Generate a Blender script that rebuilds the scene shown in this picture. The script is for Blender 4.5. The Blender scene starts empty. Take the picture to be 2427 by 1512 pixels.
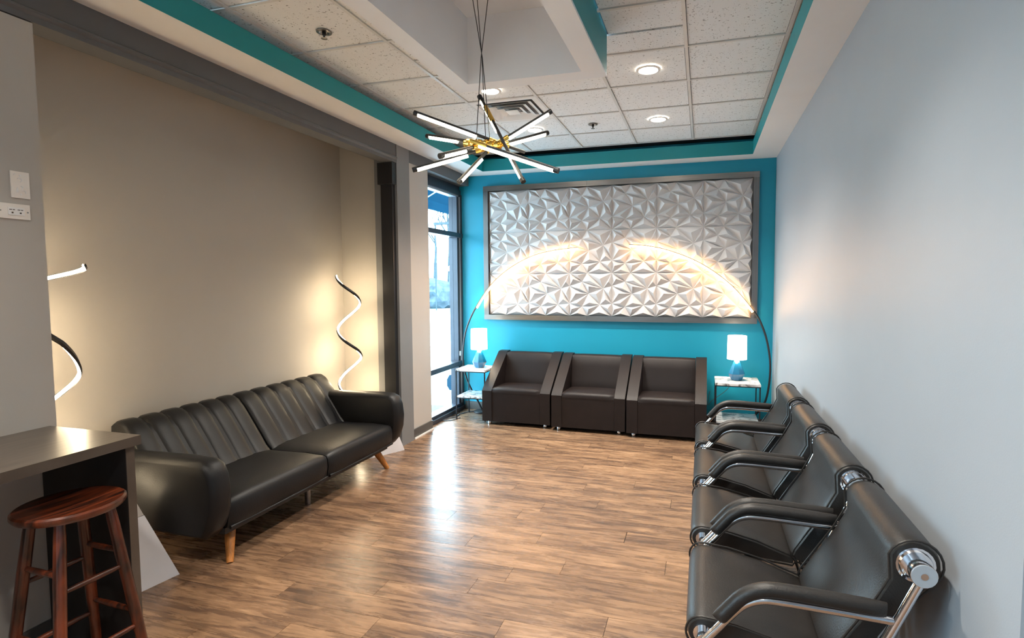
import bpy, bmesh, math, random
from mathutils import Vector, Matrix
from mathutils.geometry import delaunay_2d_cdt
random.seed(7)
SC = bpy.context.scene
COL = SC.collection
PI = math.pi

# ------------------------------------------------------------------ camera
def make_camera():
    yaw, pitch, roll = -.27811, -.060795, -.003664
    f = Vector((math.sin(yaw), math.cos(yaw), 0)); rt = Vector((math.cos(yaw), -math.sin(yaw), 0)); up = Vector((0, 0, 1))
    f2 = f*math.cos(pitch)+up*math.sin(pitch); u2 = -f*math.sin(pitch)+up*math.cos(pitch)
    r3 = rt*math.cos(roll)+u2*math.sin(roll); u3 = -rt*math.sin(roll)+u2*math.cos(roll)
    m = Matrix((r3, u3, -f2)).transposed().to_4x4(); m.translation = (0, 0, 1.64)
    c = bpy.data.cameras.new('camera'); o = bpy.data.objects.new('camera', c); COL.objects.link(o)
    c.sensor_fit = 'HORIZONTAL'; c.sensor_width = 36; c.lens = 1268.4/2427*36
    c.shift_x = -(1303.6-1213.5)/2427; c.shift_y = (745-756)/2427
    c.clip_start = .02; c.clip_end = 300
    o.matrix_world = m; SC.camera = o
make_camera()

# ------------------------------------------------------------------ world, daylight portals, exposure
SKY = 10.5
XLW = -2.87
w = bpy.data.worlds.new('winter_sky'); SC.world = w; w.use_nodes = True
bgn = w.node_tree.nodes['Background']; bgn.inputs[0].default_value = (.62, .85, 1.0, 1); bgn.inputs[1].default_value = SKY
def portal(name, loc, rot, sx, sy):
    l = bpy.data.lights.new(name, 'AREA'); l.shape = 'RECTANGLE'; l.size = sx; l.size_y = sy
    l.cycles.is_portal = True
    o = bpy.data.objects.new(name, l); COL.objects.link(o); o.location = loc; o.rotation_euler = rot
portal('daylight_portal_side', (-3.12, 5.6, 1.42), (0, -PI/2, 0), 2.8, 1.45)
portal('daylight_portal_rear', (XLW-.14, -1.55, 1.75), (0, -PI/2, 0), 1.9, 1.75)  # guides sky light through the added, unseen left window
DOWN_W = 108.0
vs = SC.view_settings
vs.view_transform = 'Standard'; vs.look = 'None'; vs.exposure = 1.36; vs.gamma = 1; vs.use_curve_mapping = False
try:
    SC.cycles.use_denoising = True; SC.cycles.max_bounces = 10; SC.cycles.diffuse_bounces = 6
    SC.cycles.sample_clamp_indirect = 6; SC.cycles.caustics_reflective = False; SC.cycles.caustics_refractive = False
except Exception: pass

# ------------------------------------------------------------------ materials
def nt(m): return m.node_tree.nodes, m.node_tree.links
def mat(name, col, rough=.5, metal=0, spec=.5, var=0, vscale=6, bump=0, bscale=60, coat=0, stretch=(1, 1, 1)):
    m = bpy.data.materials.new(name); m.use_nodes = True; N, L = nt(m); b = N['Principled BSDF']
    b.inputs['Base Color'].default_value = (*col, 1); b.inputs['Roughness'].default_value = rough
    b.inputs['Metallic'].default_value = metal; b.inputs['Specular IOR Level'].default_value = spec
    b.inputs['Coat Weight'].default_value = coat
    tc = N.new('ShaderNodeTexCoord'); mp = N.new('ShaderNodeMapping'); mp.inputs['Scale'].default_value = stretch
    L.new(tc.outputs['Object'], mp.inputs['Vector'])
    if var:
        n = N.new('ShaderNodeTexNoise'); n.inputs['Scale'].default_value = vscale; n.inputs['Detail'].default_value = 5
        L.new(mp.outputs[0], n.inputs['Vector'])
        r = N.new('ShaderNodeValToRGB'); r.color_ramp.elements[0].position = .3; r.color_ramp.elements[1].position = .7
        r.color_ramp.elements[0].color = (*[c*(1-var) for c in col], 1); r.color_ramp.elements[1].color = (*[min(1, c*(1+var)) for c in col], 1)
        L.new(n.outputs['Fac'], r.inputs[0]); L.new(r.outputs[0], b.inputs['Base Color'])
    if bump:
        n2 = N.new('ShaderNodeTexNoise'); n2.inputs['Scale'].default_value = bscale; n2.inputs['Detail'].default_value = 4
        L.new(mp.outputs[0], n2.inputs['Vector'])
        bp = N.new('ShaderNodeBump'); bp.inputs['Strength'].default_value = bump; bp.inputs['Distance'].default_value = .01
        L.new(n2.outputs['Fac'], bp.inputs['Height']); L.new(bp.outputs[0], b.inputs['Normal'])
    return m
def emit(name, col, strength):
    m = bpy.data.materials.new(name); m.use_nodes = True; N, L = nt(m); b = N['Principled BSDF']
    b.inputs['Base Color'].default_value = (.9, .9, .88, 1)
    b.inputs['Emission Color'].default_value = (*col, 1); b.inputs['Emission Strength'].default_value = strength
    return m
M = {}
M['wall_grey'] = mat('wall_light_grey_paint', (.37, .405, .445), .5, var=.02, vscale=2, bump=.05, bscale=220)
M['wall_taupe'] = mat('wall_taupe_paint', (.44, .408, .368), .6, var=.02, vscale=2, bump=.05, bscale=220)
M['wall_beige'] = mat('pier_beige_paint', (.50, .46, .42), .6, var=.02, vscale=2, bump=.05, bscale=220)
M['teal'] = mat('wall_teal_paint', (.003, .275, .40), .5, var=.03, vscale=2, bump=.05, bscale=220)
M['teal2'] = mat('fascia_teal_warm_light', (.004, .26, .29), .5, var=.03, vscale=2)  # wall teal turned greener; warm light is put into this colour
M['white'] = mat('soffit_white_paint', (.80, .78, .76), .6, var=.02, vscale=3)
M['tray'] = mat('tray_white_paint', (.74, .75, .78), .6, var=.02, vscale=3)
M['beam'] = mat('beam_charcoal_paint', (.105, .105, .11), .5, var=.05, vscale=4)
M['pier_grey'] = mat('pier_mid_grey_paint', (.20, .20, .205), .5, var=.04, vscale=4)
M['black'] = mat('black_metal', (.012, .012, .014), .4, var=.1)
M['cove_dark'] = mat('cove_shade_grey', (.05, .05, .055), .8, var=.1)  # dark grey puts the shade of the cove gap into the colour
M['grid'] = mat('ceiling_grid_metal', (.66, .65, .63), .45, var=.03)
M['base'] = mat('baseboard_vinyl', (.09, .085, .08), .45, var=.08)
M['leather'] = mat('black_leather', (.018, .016, .015), .40, spec=.38, var=.15, vscale=9, bump=.12, bscale=160)
M['sofa'] = mat('black_faux_leather', (.010, .010, .011), .42, spec=.28, var=.15, vscale=7, bump=.10, bscale=140)
M['armchair'] = mat('dark_brown_vinyl', (.013, .0085, .008), .48, spec=.30, var=.12, vscale=9, bump=.12, bscale=180)
M['chrome'] = mat('polished_chrome', (.80, .80, .83), .10, 1, var=.02)
M['satin'] = mat('brushed_steel', (.27, .255, .245), .30, 1, var=.12, vscale=3, stretch=(1, 1, 30))
M['satin_v'] = mat('brushed_steel_upright', (.20, .19, .185), .34, 1, var=.12, vscale=3, stretch=(30, 1, 1))
M['alu'] = mat('window_dark_anodised', (.045, .052, .07), .35, .3, var=.08)
M['alu_light'] = mat('window_gasket_light', (.45, .5, .55), .4, .3, var=.05)
M['gold'] = mat('brushed_gold', (.75, .50, .12), .28, 1, var=.05)
M['blue'] = mat('blue_ceramic', (.002, .105, .22), .2, var=.08, coat=.4)
M['shelf_frame'] = mat('table_black_steel', (.03, .03, .035), .35, .6, var=.05)
M['orange_wood'] = mat('leg_honey_wood', (.42, .16, .035), .4, var=.35, vscale=14, stretch=(6, 6, 1))
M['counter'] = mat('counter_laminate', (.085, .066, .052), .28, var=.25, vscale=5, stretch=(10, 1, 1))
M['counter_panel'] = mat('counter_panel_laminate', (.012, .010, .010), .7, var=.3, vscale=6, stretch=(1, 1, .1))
M['plate'] = mat('ivory_plastic', (.80, .74, .68), .4, var=.02)
M['dark_slot'] = mat('dark_slot', (.05, .045, .04), .6, var=.05)
M['white_board'] = mat('white_board_paint', (.72, .70, .72), .5, var=.05, vscale=5)
M['panel3d'] = mat('plaster_white_paint', (.60, .575, .57), .55, var=.02, vscale=4)
M['cord'] = mat('grey_cord', (.10, .12, .14), .5, var=.1)
M['snow'] = mat('snow', (.40, .44, .46), .7, var=.65, vscale=1.1, stretch=(.5, 2.2, 1))
M['bark'] = mat('hazed_bark', (.036, .046, .052), .9, spec=0, var=.2)  # blue-grey tone puts outdoor haze and glare into the colour
M['awning'] = mat('awning_blue_canvas', (.004, .018, .034), .8, spec=0, var=.08)
M['sign_blue'] = mat('sign_pale_blue', (.016, .035, .055), .8, spec=0, var=.1)
M['bldg'] = mat('house_pale_siding', (.11, .13, .14), .8, spec=0, var=.06)
M['roofsnow'] = mat('snowy_roof', (.34, .37, .40), .8, spec=0, var=.05)
M['hedge'] = mat('frosted_shrub', (.05, .062, .075), .9, spec=0, var=.3, vscale=3)
M['warm_strip'] = emit('warm_led', (1.0, .52, .19), 22)
M['warm_strip2'] = emit('warm_led_spiral', (1.0, .80, .52), 40)
M['rod_led'] = emit('rod_led', (1.0, .86, .62), 9)
M['lens'] = emit('downlight_lens', (1.0, .90, .74), 14)
M['shade'] = emit('lit_lamp_shade', (1.0, .93, .80), 1.15)

def wood_stool():
    m = bpy.data.materials.new('stool_red_brown_wood'); m.use_nodes = True; N, L = nt(m); b = N['Principled BSDF']
    tc = N.new('ShaderNodeTexCoord'); mp = N.new('ShaderNodeMapping'); mp.inputs['Scale'].default_value = (22, 3, 3); mp.inputs['Rotation'].default_value = (0, 0, .5)
    n = N.new('ShaderNodeTexNoise'); n.inputs['Scale'].default_value = 2; n.inputs['Detail'].default_value = 6
    r = N.new('ShaderNodeValToRGB'); e = r.color_ramp.elements
    e[0].position = .35; e[0].color = (.016, .006, .004, 1); e[1].position = .68; e[1].color = (.15, .030, .010, 1)
    L.new(tc.outputs['Object'], mp.inputs[0]); L.new(mp.outputs[0], n.inputs['Vector']); L.new(n.outputs[0], r.inputs[0]); L.new(r.outputs[0], b.inputs['Base Color'])
    b.inputs['Roughness'].default_value = .28; b.inputs['Coat Weight'].default_value = .3
    return m
M['stool'] = wood_stool()

def plank_mat():
    m = bpy.data.materials.new('plank_weathered_wood'); m.use_nodes = True; N, L = nt(m); b = N['Principled BSDF']
    tc = N.new('ShaderNodeTexCoord'); oi = N.new('ShaderNodeObjectInfo')
    mul = N.new('ShaderNodeVectorMath'); mul.operation = 'MULTIPLY'
    comb = N.new('ShaderNodeCombineXYZ')
    k = N.new('ShaderNodeMath'); k.operation = 'MULTIPLY'; k.inputs[1].default_value = 57.0
    L.new(oi.outputs['Random'], k.inputs[0])
    for i in range(3): L.new(k.outputs[0], comb.inputs[i])
    add = N.new('ShaderNodeVectorMath'); add.operation = 'ADD'
    L.new(tc.outputs['Object'], add.inputs[0]); L.new(comb.outputs[0], add.inputs[1])
    def noise(scale, sx, sy, det, dist=0):
        mp = N.new('ShaderNodeMapping'); mp.inputs['Scale'].default_value = (sx, sy, 1); L.new(add.outputs[0], mp.inputs[0])
        n = N.new('ShaderNodeTexNoise'); n.inputs['Scale'].default_value = scale; n.inputs['Detail'].default_value = det
        n.inputs['Distortion'].default_value = dist; n.inputs['Roughness'].default_value = .65
        L.new(mp.outputs[0], n.inputs['Vector']); return n
    n1 = noise(1.0, 3.4, 30, 9, .9); n2 = noise(1.0, 1.8, 9, 5, .5); n3 = noise(1.0, 14, 170, 4)
    mx = N.new('ShaderNodeMath'); mx.operation = 'MULTIPLY_ADD'; mx.inputs[1].default_value = .55
    L.new(n1.outputs[0], mx.inputs[0]); 
    m2 = N.new('ShaderNodeMath'); m2.operation = 'MULTIPLY_ADD'; m2.inputs[1].default_value = .40
    L.new(n2.outputs[0], m2.inputs[0])
    m3 = N.new('ShaderNodeMath'); m3.operation = 'MULTIPLY_ADD'; m3.inputs[1].default_value = .16; m3.inputs[2].default_value = -.06
    L.new(n3.outputs[0], m3.inputs[0]); L.new(m3.outputs[0], m2.inputs[2]); L.new(m2.outputs[0], mx.inputs[2])
    pr = N.new('ShaderNodeMath'); pr.operation = 'MULTIPLY_ADD'; pr.inputs[1].default_value = .05; L.new(oi.outputs['Random'], pr.inputs[0]); L.new(mx.outputs[0], pr.inputs[2])
    r = N.new('ShaderNodeValToRGB'); cr = r.color_ramp
    cr.elements[0].position = .37; cr.elements[0].color = (.070, .043, .030, 1)
    cr.elements[1].position = .78; cr.elements[1].color = (.52, .345, .21, 1)
    for p, c in ((.46, (.120, .069, .043)), (.54, (.205, .118, .067)), (.64, (.335, .198, .113))):
        e = cr.elements.new(p); e.color = (*c, 1)
    L.new(pr.outputs[0], r.inputs[0]); L.new(r.outputs[0], b.inputs['Base Color'])
    rr = N.new('ShaderNodeMapRange'); rr.inputs[3].default_value = .19; rr.inputs[4].default_value = .36
    L.new(n1.outputs[0], rr.inputs[0]); L.new(rr.outputs[0], b.inputs['Roughness'])
    bp = N.new('ShaderNodeBump'); bp.inputs['Strength'].default_value = .08; bp.inputs['Distance'].default_value = .003
    L.new(n1.outputs[0], bp.inputs['Height']); L.new(bp.outputs[0], b.inputs['Normal'])
    return m
M['plank'] = plank_mat()

def tile_mat():
    m = bpy.data.materials.new('ceiling_tile_fissured'); m.use_nodes = True; N, L = nt(m); b = N['Principled BSDF']
    tc = N.new('ShaderNodeTexCoord')
    v = N.new('ShaderNodeTexNoise'); v.inputs['Scale'].default_value = 85; v.inputs['Detail'].default_value = 3
    L.new(tc.outputs['Object'], v.inputs['Vector'])
    r = N.new('ShaderNodeValToRGB'); e = r.color_ramp.elements
    e[0].position = .30; e[0].color = (.16, .15, .14, 1); e[1].position = .37; e[1].color = (.80, .80, .80, 1)
    L.new(v.outputs[0], r.inputs[0]); L.new(r.outputs[0], b.inputs['Base Color']); b.inputs['Roughness'].default_value = .9
    return m
M['tile'] = tile_mat()

def marble_mat():
    m = bpy.data.materials.new('white_marble'); m.use_nodes = True; N, L = nt(m); b = N['Principled BSDF']
    tc = N.new('ShaderNodeTexCoord'); mp = N.new('ShaderNodeMapping'); mp.inputs['Rotation'].default_value = (0, 0, .7); mp.inputs['Scale'].default_value = (3, 11, 3)
    n = N.new('ShaderNodeTexNoise'); n.inputs['Scale'].default_value = 1.3; n.inputs['Detail'].default_value = 7; n.inputs['Distortion'].default_value = 1.2
    r = N.new('ShaderNodeValToRGB'); e = r.color_ramp.elements
    e[0].position = .44; e[0].color = (.75, .73, .72, 1); e[1].position = .56; e[1].color = (.78, .76, .75, 1)
    x = e.new(.50) if hasattr(e, 'new') else None
    x.color = (.12, .11, .11, 1)
    L.new(tc.outputs['Object'], mp.inputs[0]); L.new(mp.outputs[0], n.inputs['Vector']); L.new(n.outputs[0], r.inputs[0]); L.new(r.outputs[0], b.inputs['Base Color'])
    b.inputs['Roughness'].default_value = .2
    return m
M['marble'] = marble_mat()

def glass_mat():
    m = bpy.data.materials.new('window_pane_glass'); m.use_nodes = True; N, L = nt(m)
    N.remove(N['Principled BSDF']); out = N['Material Output']
    t = N.new('ShaderNodeBsdfTransparent'); t.inputs[0].default_value = (.93, .97, .98, 1)
    g = N.new('ShaderNodeBsdfGlossy'); g.inputs['Roughness'].default_value = .02
    mx = N.new('ShaderNodeMixShader'); mx.inputs[0].default_value = .06
    L.new(t.outputs[0], mx.inputs[1]); L.new(g.outputs[0], mx.inputs[2]); L.new(mx.outputs[0], out.inputs[0])
    return m
M['glass'] = glass_mat()

# ------------------------------------------------------------------ mesh helpers
WL = {}
def fin(name, bm, m, parent=None, smooth=0, origin=None, bevel=0, seg=2):
    """one mesh object; bm holds world coordinates"""
    if bevel:
        ed = [e for e in bm.edges if len(e.link_faces) == 2 and e.calc_face_angle(0) > .5]
        bmesh.ops.bevel(bm, geom=ed, offset=bevel, segments=seg, affect='EDGES', profile=.5, clamp_overlap=True)
    bmesh.ops.recalc_face_normals(bm, faces=bm.faces)
    pw = WL.get(parent.name, Vector()) if parent else Vector()
    org = Vector(origin) if origin is not None else pw
    bmesh.ops.translate(bm, verts=bm.verts, vec=-org)
    me = bpy.data.meshes.new(name); bm.to_mesh(me); bm.free()
    if smooth:
        for p in me.polygons: p.use_smooth = True
        me.set_sharp_from_angle(angle=smooth)
    me.materials.append(M[m] if isinstance(m, str) else m)
    o = bpy.data.objects.new(name, me); COL.objects.link(o); o.location = org-pw
    if parent: o.parent = parent
    WL[o.name] = org
    return o
def tag(o, label, cat, group=None):
    o['label'] = label; o['category'] = cat
    if group: o['group'] = group
    return o
def thing(name, label, cat, loc, group=None):
    o = bpy.data.objects.new(name, None); COL.objects.link(o); o.location = loc; o.empty_display_size = .1
    WL[o.name] = Vector(loc); return tag(o, label, cat, group)
def struct(o, label=None):
    o['kind'] = 'structure'
    if label: o['label'] = label
    return o
def sempty(name, loc=(0, 0, 0), label=None):
    o = bpy.data.objects.new(name, None); COL.objects.link(o); o.location = loc; WL[o.name] = Vector(loc)
    return struct(o, label)
def copy_tree(o, loc, label=None, parent=None):
    c = o.copy(); COL.objects.link(c)
    if parent: c.parent = parent
    else:
        c.location = loc
        if label: c['label'] = label
    for ch in o.children: copy_tree(ch, None, None, c)
    return c
def B(): return bmesh.new()
def box(bm, x0, x1, y0, y1, z0, z1):
    v = [bm.verts.new((x, y, z)) for x in (x0, x1) for y in (y0, y1) for z in (z0, z1)]
    for f in ((0, 1, 3, 2), (4, 6, 7, 5), (0, 4, 5, 1), (2, 3, 7, 6), (0, 2, 6, 4), (1, 5, 7, 3)):
        bm.faces.new([v[i] for i in f])
    return bm
def bx(*a): return box(B(), *a)
def prism(bm, pts, a0, a1, axis='y'):
    """closed polygon pts in the two other axes, extruded along axis"""
    def P(p, a):
        if axis == 'y': return (p[0], a, p[1])
        if axis == 'x': return (a, p[0], p[1])
        return (p[0], p[1], a)
    A = [bm.verts.new(P(p, a0)) for p in pts]; C = [bm.verts.new(P(p, a1)) for p in pts]
    n = len(pts)
    for i in range(n): bm.faces.new((A[i], A[(i+1) % n], C[(i+1) % n], C[i]))
    bm.faces.new(A[::-1]); bm.faces.new(C)
    return bm
def puff(bm, pts, a0, a1, axis='y', n=8, inset=.02, power=4):
    """polygon extruded along an axis with softly rounded ends (sections shrink towards the ends)"""
    cx = sum(p[0] for p in pts)/len(pts); cy = sum(p[1] for p in pts)/len(pts)
    N = len(pts); rings = []
    nor = []
    area = sum(pts[i][0]*pts[(i+1) % N][1]-pts[(i+1) % N][0]*pts[i][1] for i in range(N))
    s = 1 if area > 0 else -1
    for i in range(N):
        a, c = pts[i-1], pts[(i+1) % N]; dx, dy = c[0]-a[0], c[1]-a[1]; l = math.hypot(dx, dy) or 1
        nor.append((s*dy/l, -s*dx/l))
    for k in range(n+1):
        u = -math.cos(PI*k/n); d = inset*abs(u)**power
        a = (a0+a1)/2+u*(a1-a0)/2
        ring = []
        for p, q in zip(pts, nor):
            x, y = p[0]-q[0]*d, p[1]-q[1]*d
            ring.append(bm.verts.new((x, a, y) if axis == 'y' else ((a, x, y) if axis == 'x' else (x, y, a))))
        rings.append(ring)
    for k in range(n):
        for i in range(N): bm.faces.new((rings[k][i], rings[k][(i+1) % N], rings[k+1][(i+1) % N], rings[k+1][i]))
    bm.faces.new(rings[0][::-1]); bm.faces.new(rings[-1])
    return bm
def tube(bm, path, r, seg=10, r2=None, closed=False, ref=None, rad=None):
    P = [Vector(p) for p in path]; n = len(P); rings = []; up = None
    for i in range(n):
        if closed: t = (P[(i+1) % n]-P[i-1]).normalized()
        else: t = (P[min(i+1, n-1)]-P[max(i-1, 0)]).normalized()
        if ref is not None:
            u = Vector(ref(P[i])) if callable(ref) else Vector(ref)
        elif up is None:
            u = Vector((0, 0, 1)) if abs(t.z) < .9 else Vector((1, 0, 0))
        else: u = up
        u = (u-t*u.dot(t)).normalized(); up = u; v = t.cross(u)
        rr = rad[i] if rad else r; rb = r2 if r2 else rr
        rings.append([bm.verts.new(P[i]+u*(math.cos(2*PI*k/seg)*rr)+v*(math.sin(2*PI*k/seg)*rb)) for k in range(seg)])
    m = n if closed else n-1
    for i in range(m):
        a, c = rings[i], rings[(i+1) % n]
        for k in range(seg): bm.faces.new((a[k], a[(k+1) % seg], c[(k+1) % seg], c[k]))
    if not closed:
        bm.faces.new(rings[0][::-1]); bm.faces.new(rings[-1])
    return bm
def lathe(bm, prof, c, seg=24, rot=0, caps=True):
    rings = []
    for r, z in prof:
        rings.append([bm.verts.new((c[0]+r*math.cos(rot+2*PI*k/seg), c[1]+r*math.sin(rot+2*PI*k/seg), c[2]+z)) for k in range(seg)])
    for a, d in zip(rings, rings[1:]):
        for k in range(seg): bm.faces.new((a[k], a[(k+1) % seg], d[(k+1) % seg], d[k]))
    if caps: bm.faces.new(rings[0][::-1]); bm.faces.new(rings[-1])
    else:
        a, d = rings[0], rings[-1]
        for k in range(seg): bm.faces.new((d[k], d[(k+1) % seg], a[(k+1) % seg], a[k]))
    return bm
def smooth_path(pts, n=8):
    P = [Vector(p) for p in pts]; out = []
    for i in range(len(P)-1):
        p0 = P[max(i-1, 0)]; p1 = P[i]; p2 = P[i+1]; p3 = P[min(i+2, len(P)-1)]
        for k in range(n):
            t = k/n
            out.append(.5*((2*p1)+(p2-p0)*t+(2*p0-5*p1+4*p2-p3)*t*t+(3*p1-p0-3*p2+p3)*t**3))
    out.append(P[-1]); return out

# ------------------------------------------------------------------ dimensions
XR, YB, ZS, ZC = .747, 6.317, 2.971, 3.167        # right wall, back wall, soffit underside, ceiling
XL, XG, XW = -2.87, -3.0, -3.6                     # beam face, window plane, alcove wall
FR, FB, FL_, FT = .487, 6.079, -2.575, 3.108       # cove fascia faces and their top edge
YN = -3.0                                          # rear of the room
Y0, Y1 = 1.722, 4.77                               # alcove ends
YE = 1.505                                         # near end of the right wall

# ------------------------------------------------------------------ structure
def build_floor():
    fl = struct(fin('floor', bx(XW-.1, 2.0, YN-.1, YB+.1, -.10, -.009), 'counter_panel'), 'weathered brown wood plank floor')
    cache = {}
    pw = .1525; row = 0; y = YB
    while y-pw > YN-.01:
        yc = y-pw/2
        xmin = XG+.02 if yc > Y1 else (XW if yc > Y0-.1 else XL)
        xmax = XR if yc > YE else 1.68
        x = xmin-[0, .47, .93, .24, .71, 1.05][row % 6]-random.uniform(0, .12)
        while x < xmax:
            a, c = max(x, xmin), min(x+1.22, xmax)
            if c-a > .02:
                ln = round(c-a, 2)
                if ln not in cache:
                    o = fin('plank', bx(-ln/2+.0008, ln/2-.0008, -pw/2+.0008, pw/2-.0008, -.008, 0), 'plank', fl, bevel=.0008, seg=1)
                    cache[ln] = o.data
                else:
                    o = bpy.data.objects.new('plank', cache[ln]); COL.objects.link(o); o.parent = fl
                o.location = ((a+c)/2, yc, 0)
            x += 1.22
        y -= pw; row += 1
build_floor()

struct(fin('wall_back', bx(XG-.05, XR+.1, YB, YB+.1, 0, ZC+.05), 'teal'), 'teal painted end wall')
struct(fin('wall_right', bx(XR, XR+.11, YE, YB, 0, ZC+.05), 'wall_grey'), 'pale grey painted side wall')
struct(fin('wall_right_return', bx(XR+.11, 1.72, YE, YE+.1, 0, ZC+.05), 'wall_grey'))
struct(fin('wall_right_rear', bx(1.70, 1.8, YN, YE, 0, ZC+.05), 'wall_grey'))
wl = B(); box(wl, XL-.12, XL, -.70, Y0, 0, 2.79); box(wl, XL-.12, XL, YN, -2.4, 0, 2.79); box(wl, XL-.12, XL, -2.4, -.70, 2.65, 2.79); box(wl, XL-.12, XL, -2.4, -.70, 0, .85)
struct(fin('wall_left', wl, 'wall_taupe'), 'taupe wall beside the counter')
struct(fin('wall_alcove', bx(XW-.1, XW, Y0-.12, Y1+.1, 0, ZC), 'wall_taupe'), 'taupe back wall of the sofa alcove')
struct(fin('wall_alcove_near', bx(XW, XL-.12, Y0-.12, Y0, 0, ZC), 'wall_taupe'))
struct(fin('wall_alcove_far', bx(XW, -3.0, Y1, Y1+.12, 0, ZC), 'wall_taupe'))
struct(fin('ceiling_alcove', bx(XW, -3.0, Y0, Y1, 3.12, 3.16), 'wall_taupe'))
# rear wall; unseen window added in the left wall to bring bluish daylight
struct(fin('wall_rear', bx(XL-.12, 1.8, YN-.12, YN, 0, ZC), 'wall_grey'))
wr = sempty('window_added', (0, 0, 0))
for y in (-2.4, -1.58, -.76): fin('mullion', bx(XL-.1, XL-.02, y, y+.06, .85, 2.65), 'alu', wr)
for y in (-2.34, -1.52): fin('pane', bx(XL-.064, XL-.058, y, y+.76, .85, 2.65), 'glass', wr)

# piers beside the window
struct(fin('trim_1', bx(-3.12, XL, 4.655, 4.885, 0, ZS), 'pier_grey', bevel=.004), 'mid grey pier at the alcove edge')
pb = sempty('trim_2', (0, 0, 0), 'beige pier beside the window')
fin('pier_core', bx(-3.12, XL-.02, 4.90, 5.30, 0, 2.86), 'wall_beige', pb, bevel=.003)
fin('joint_strip', bx(-3.0, XL-.012, 4.884, 4.902, 0, ZS), 'black', pb)
fin('base_strip', bx(-3.0, XL-.008, 4.902, 5.304, 0, .105), 'base', pb)
fin('shoe_strip', bx(-3.0, XL+.004, 4.905, 5.306, 0, .016), 'white', pb)

# beam along the left side
bmm = sempty('trim_3', (0, 0, 0), 'charcoal beam over the alcove and window')
fin('beam_face', bx(-3.0, XL, YN, 4.645, 2.852, ZS), 'beam', bmm, bevel=.006)
lip = [(-3.0, 2.855), (XL+.002, 2.855), (XL+.016, 2.846), (XL+.016, 2.834), (XL+.003, 2.822), (XL+.003, 2.795), (-3.0, 2.795)]
fin('beam_lip', prism(B(), lip, YN, 4.645), 'beam', bmm)
fin('beam_joint', bx(-3.0, XL+.001, 4.645, 4.656, 2.80, ZS), 'black', bmm)
fin('beam_face', bx(-3.0, XL, 4.885, YB, 2.852, ZS), 'beam', bmm, bevel=.004)
fin('beam_soffit', bx(-3.12, -3.0, 4.885, YB, 2.79, ZS), 'alu', bmm)
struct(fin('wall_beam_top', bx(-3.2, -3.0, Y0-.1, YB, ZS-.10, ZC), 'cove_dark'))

# dark door track on the alcove end
tr = thing('door_track', 'black vertical shutter track with a square cap on the alcove edge', 'track', (-2.96, 4.70, 0))
fin('rail', bx(-3.02, -2.895, 4.605, 4.654, 0, 2.60), 'black', tr, bevel=.004)
fin('rail', bx(-3.10, -3.02, 4.654, 4.769, 0, 2.72), 'pier_grey', tr, bevel=.003)
fin('end_cap', bx(-3.04, -2.878, 4.585, 4.654, 2.585, 2.79), 'black', tr, bevel=.008)

# soffits (white underside) and teal cove fascias
def soffit(n, x0, x1, y0, y1): struct(fin(n, bx(x0, x1, y0, y1, ZS, ZS+.016), 'white'))
soffit('trim_4', FR, XR, YN, YB)
soffit('trim_5', XL, FL_, YN, YB)
soffit('trim_6', FL_, FR, FB, YB)
def fascia(n, x0, x1, y0, y1): struct(fin(n, bx(x0, x1, y0, y1, ZS+.0005, FT), 'teal2'), 'teal cove fascia')
fascia('trim_7', FR-.001, FR+.02, YN, FB+.02)
fascia('trim_8', FL_-.02, FL_+.001, YN, FB+.02)
fascia('trim_9', FL_+.001, FR-.001, FB-.001, FB+.02)


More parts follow.
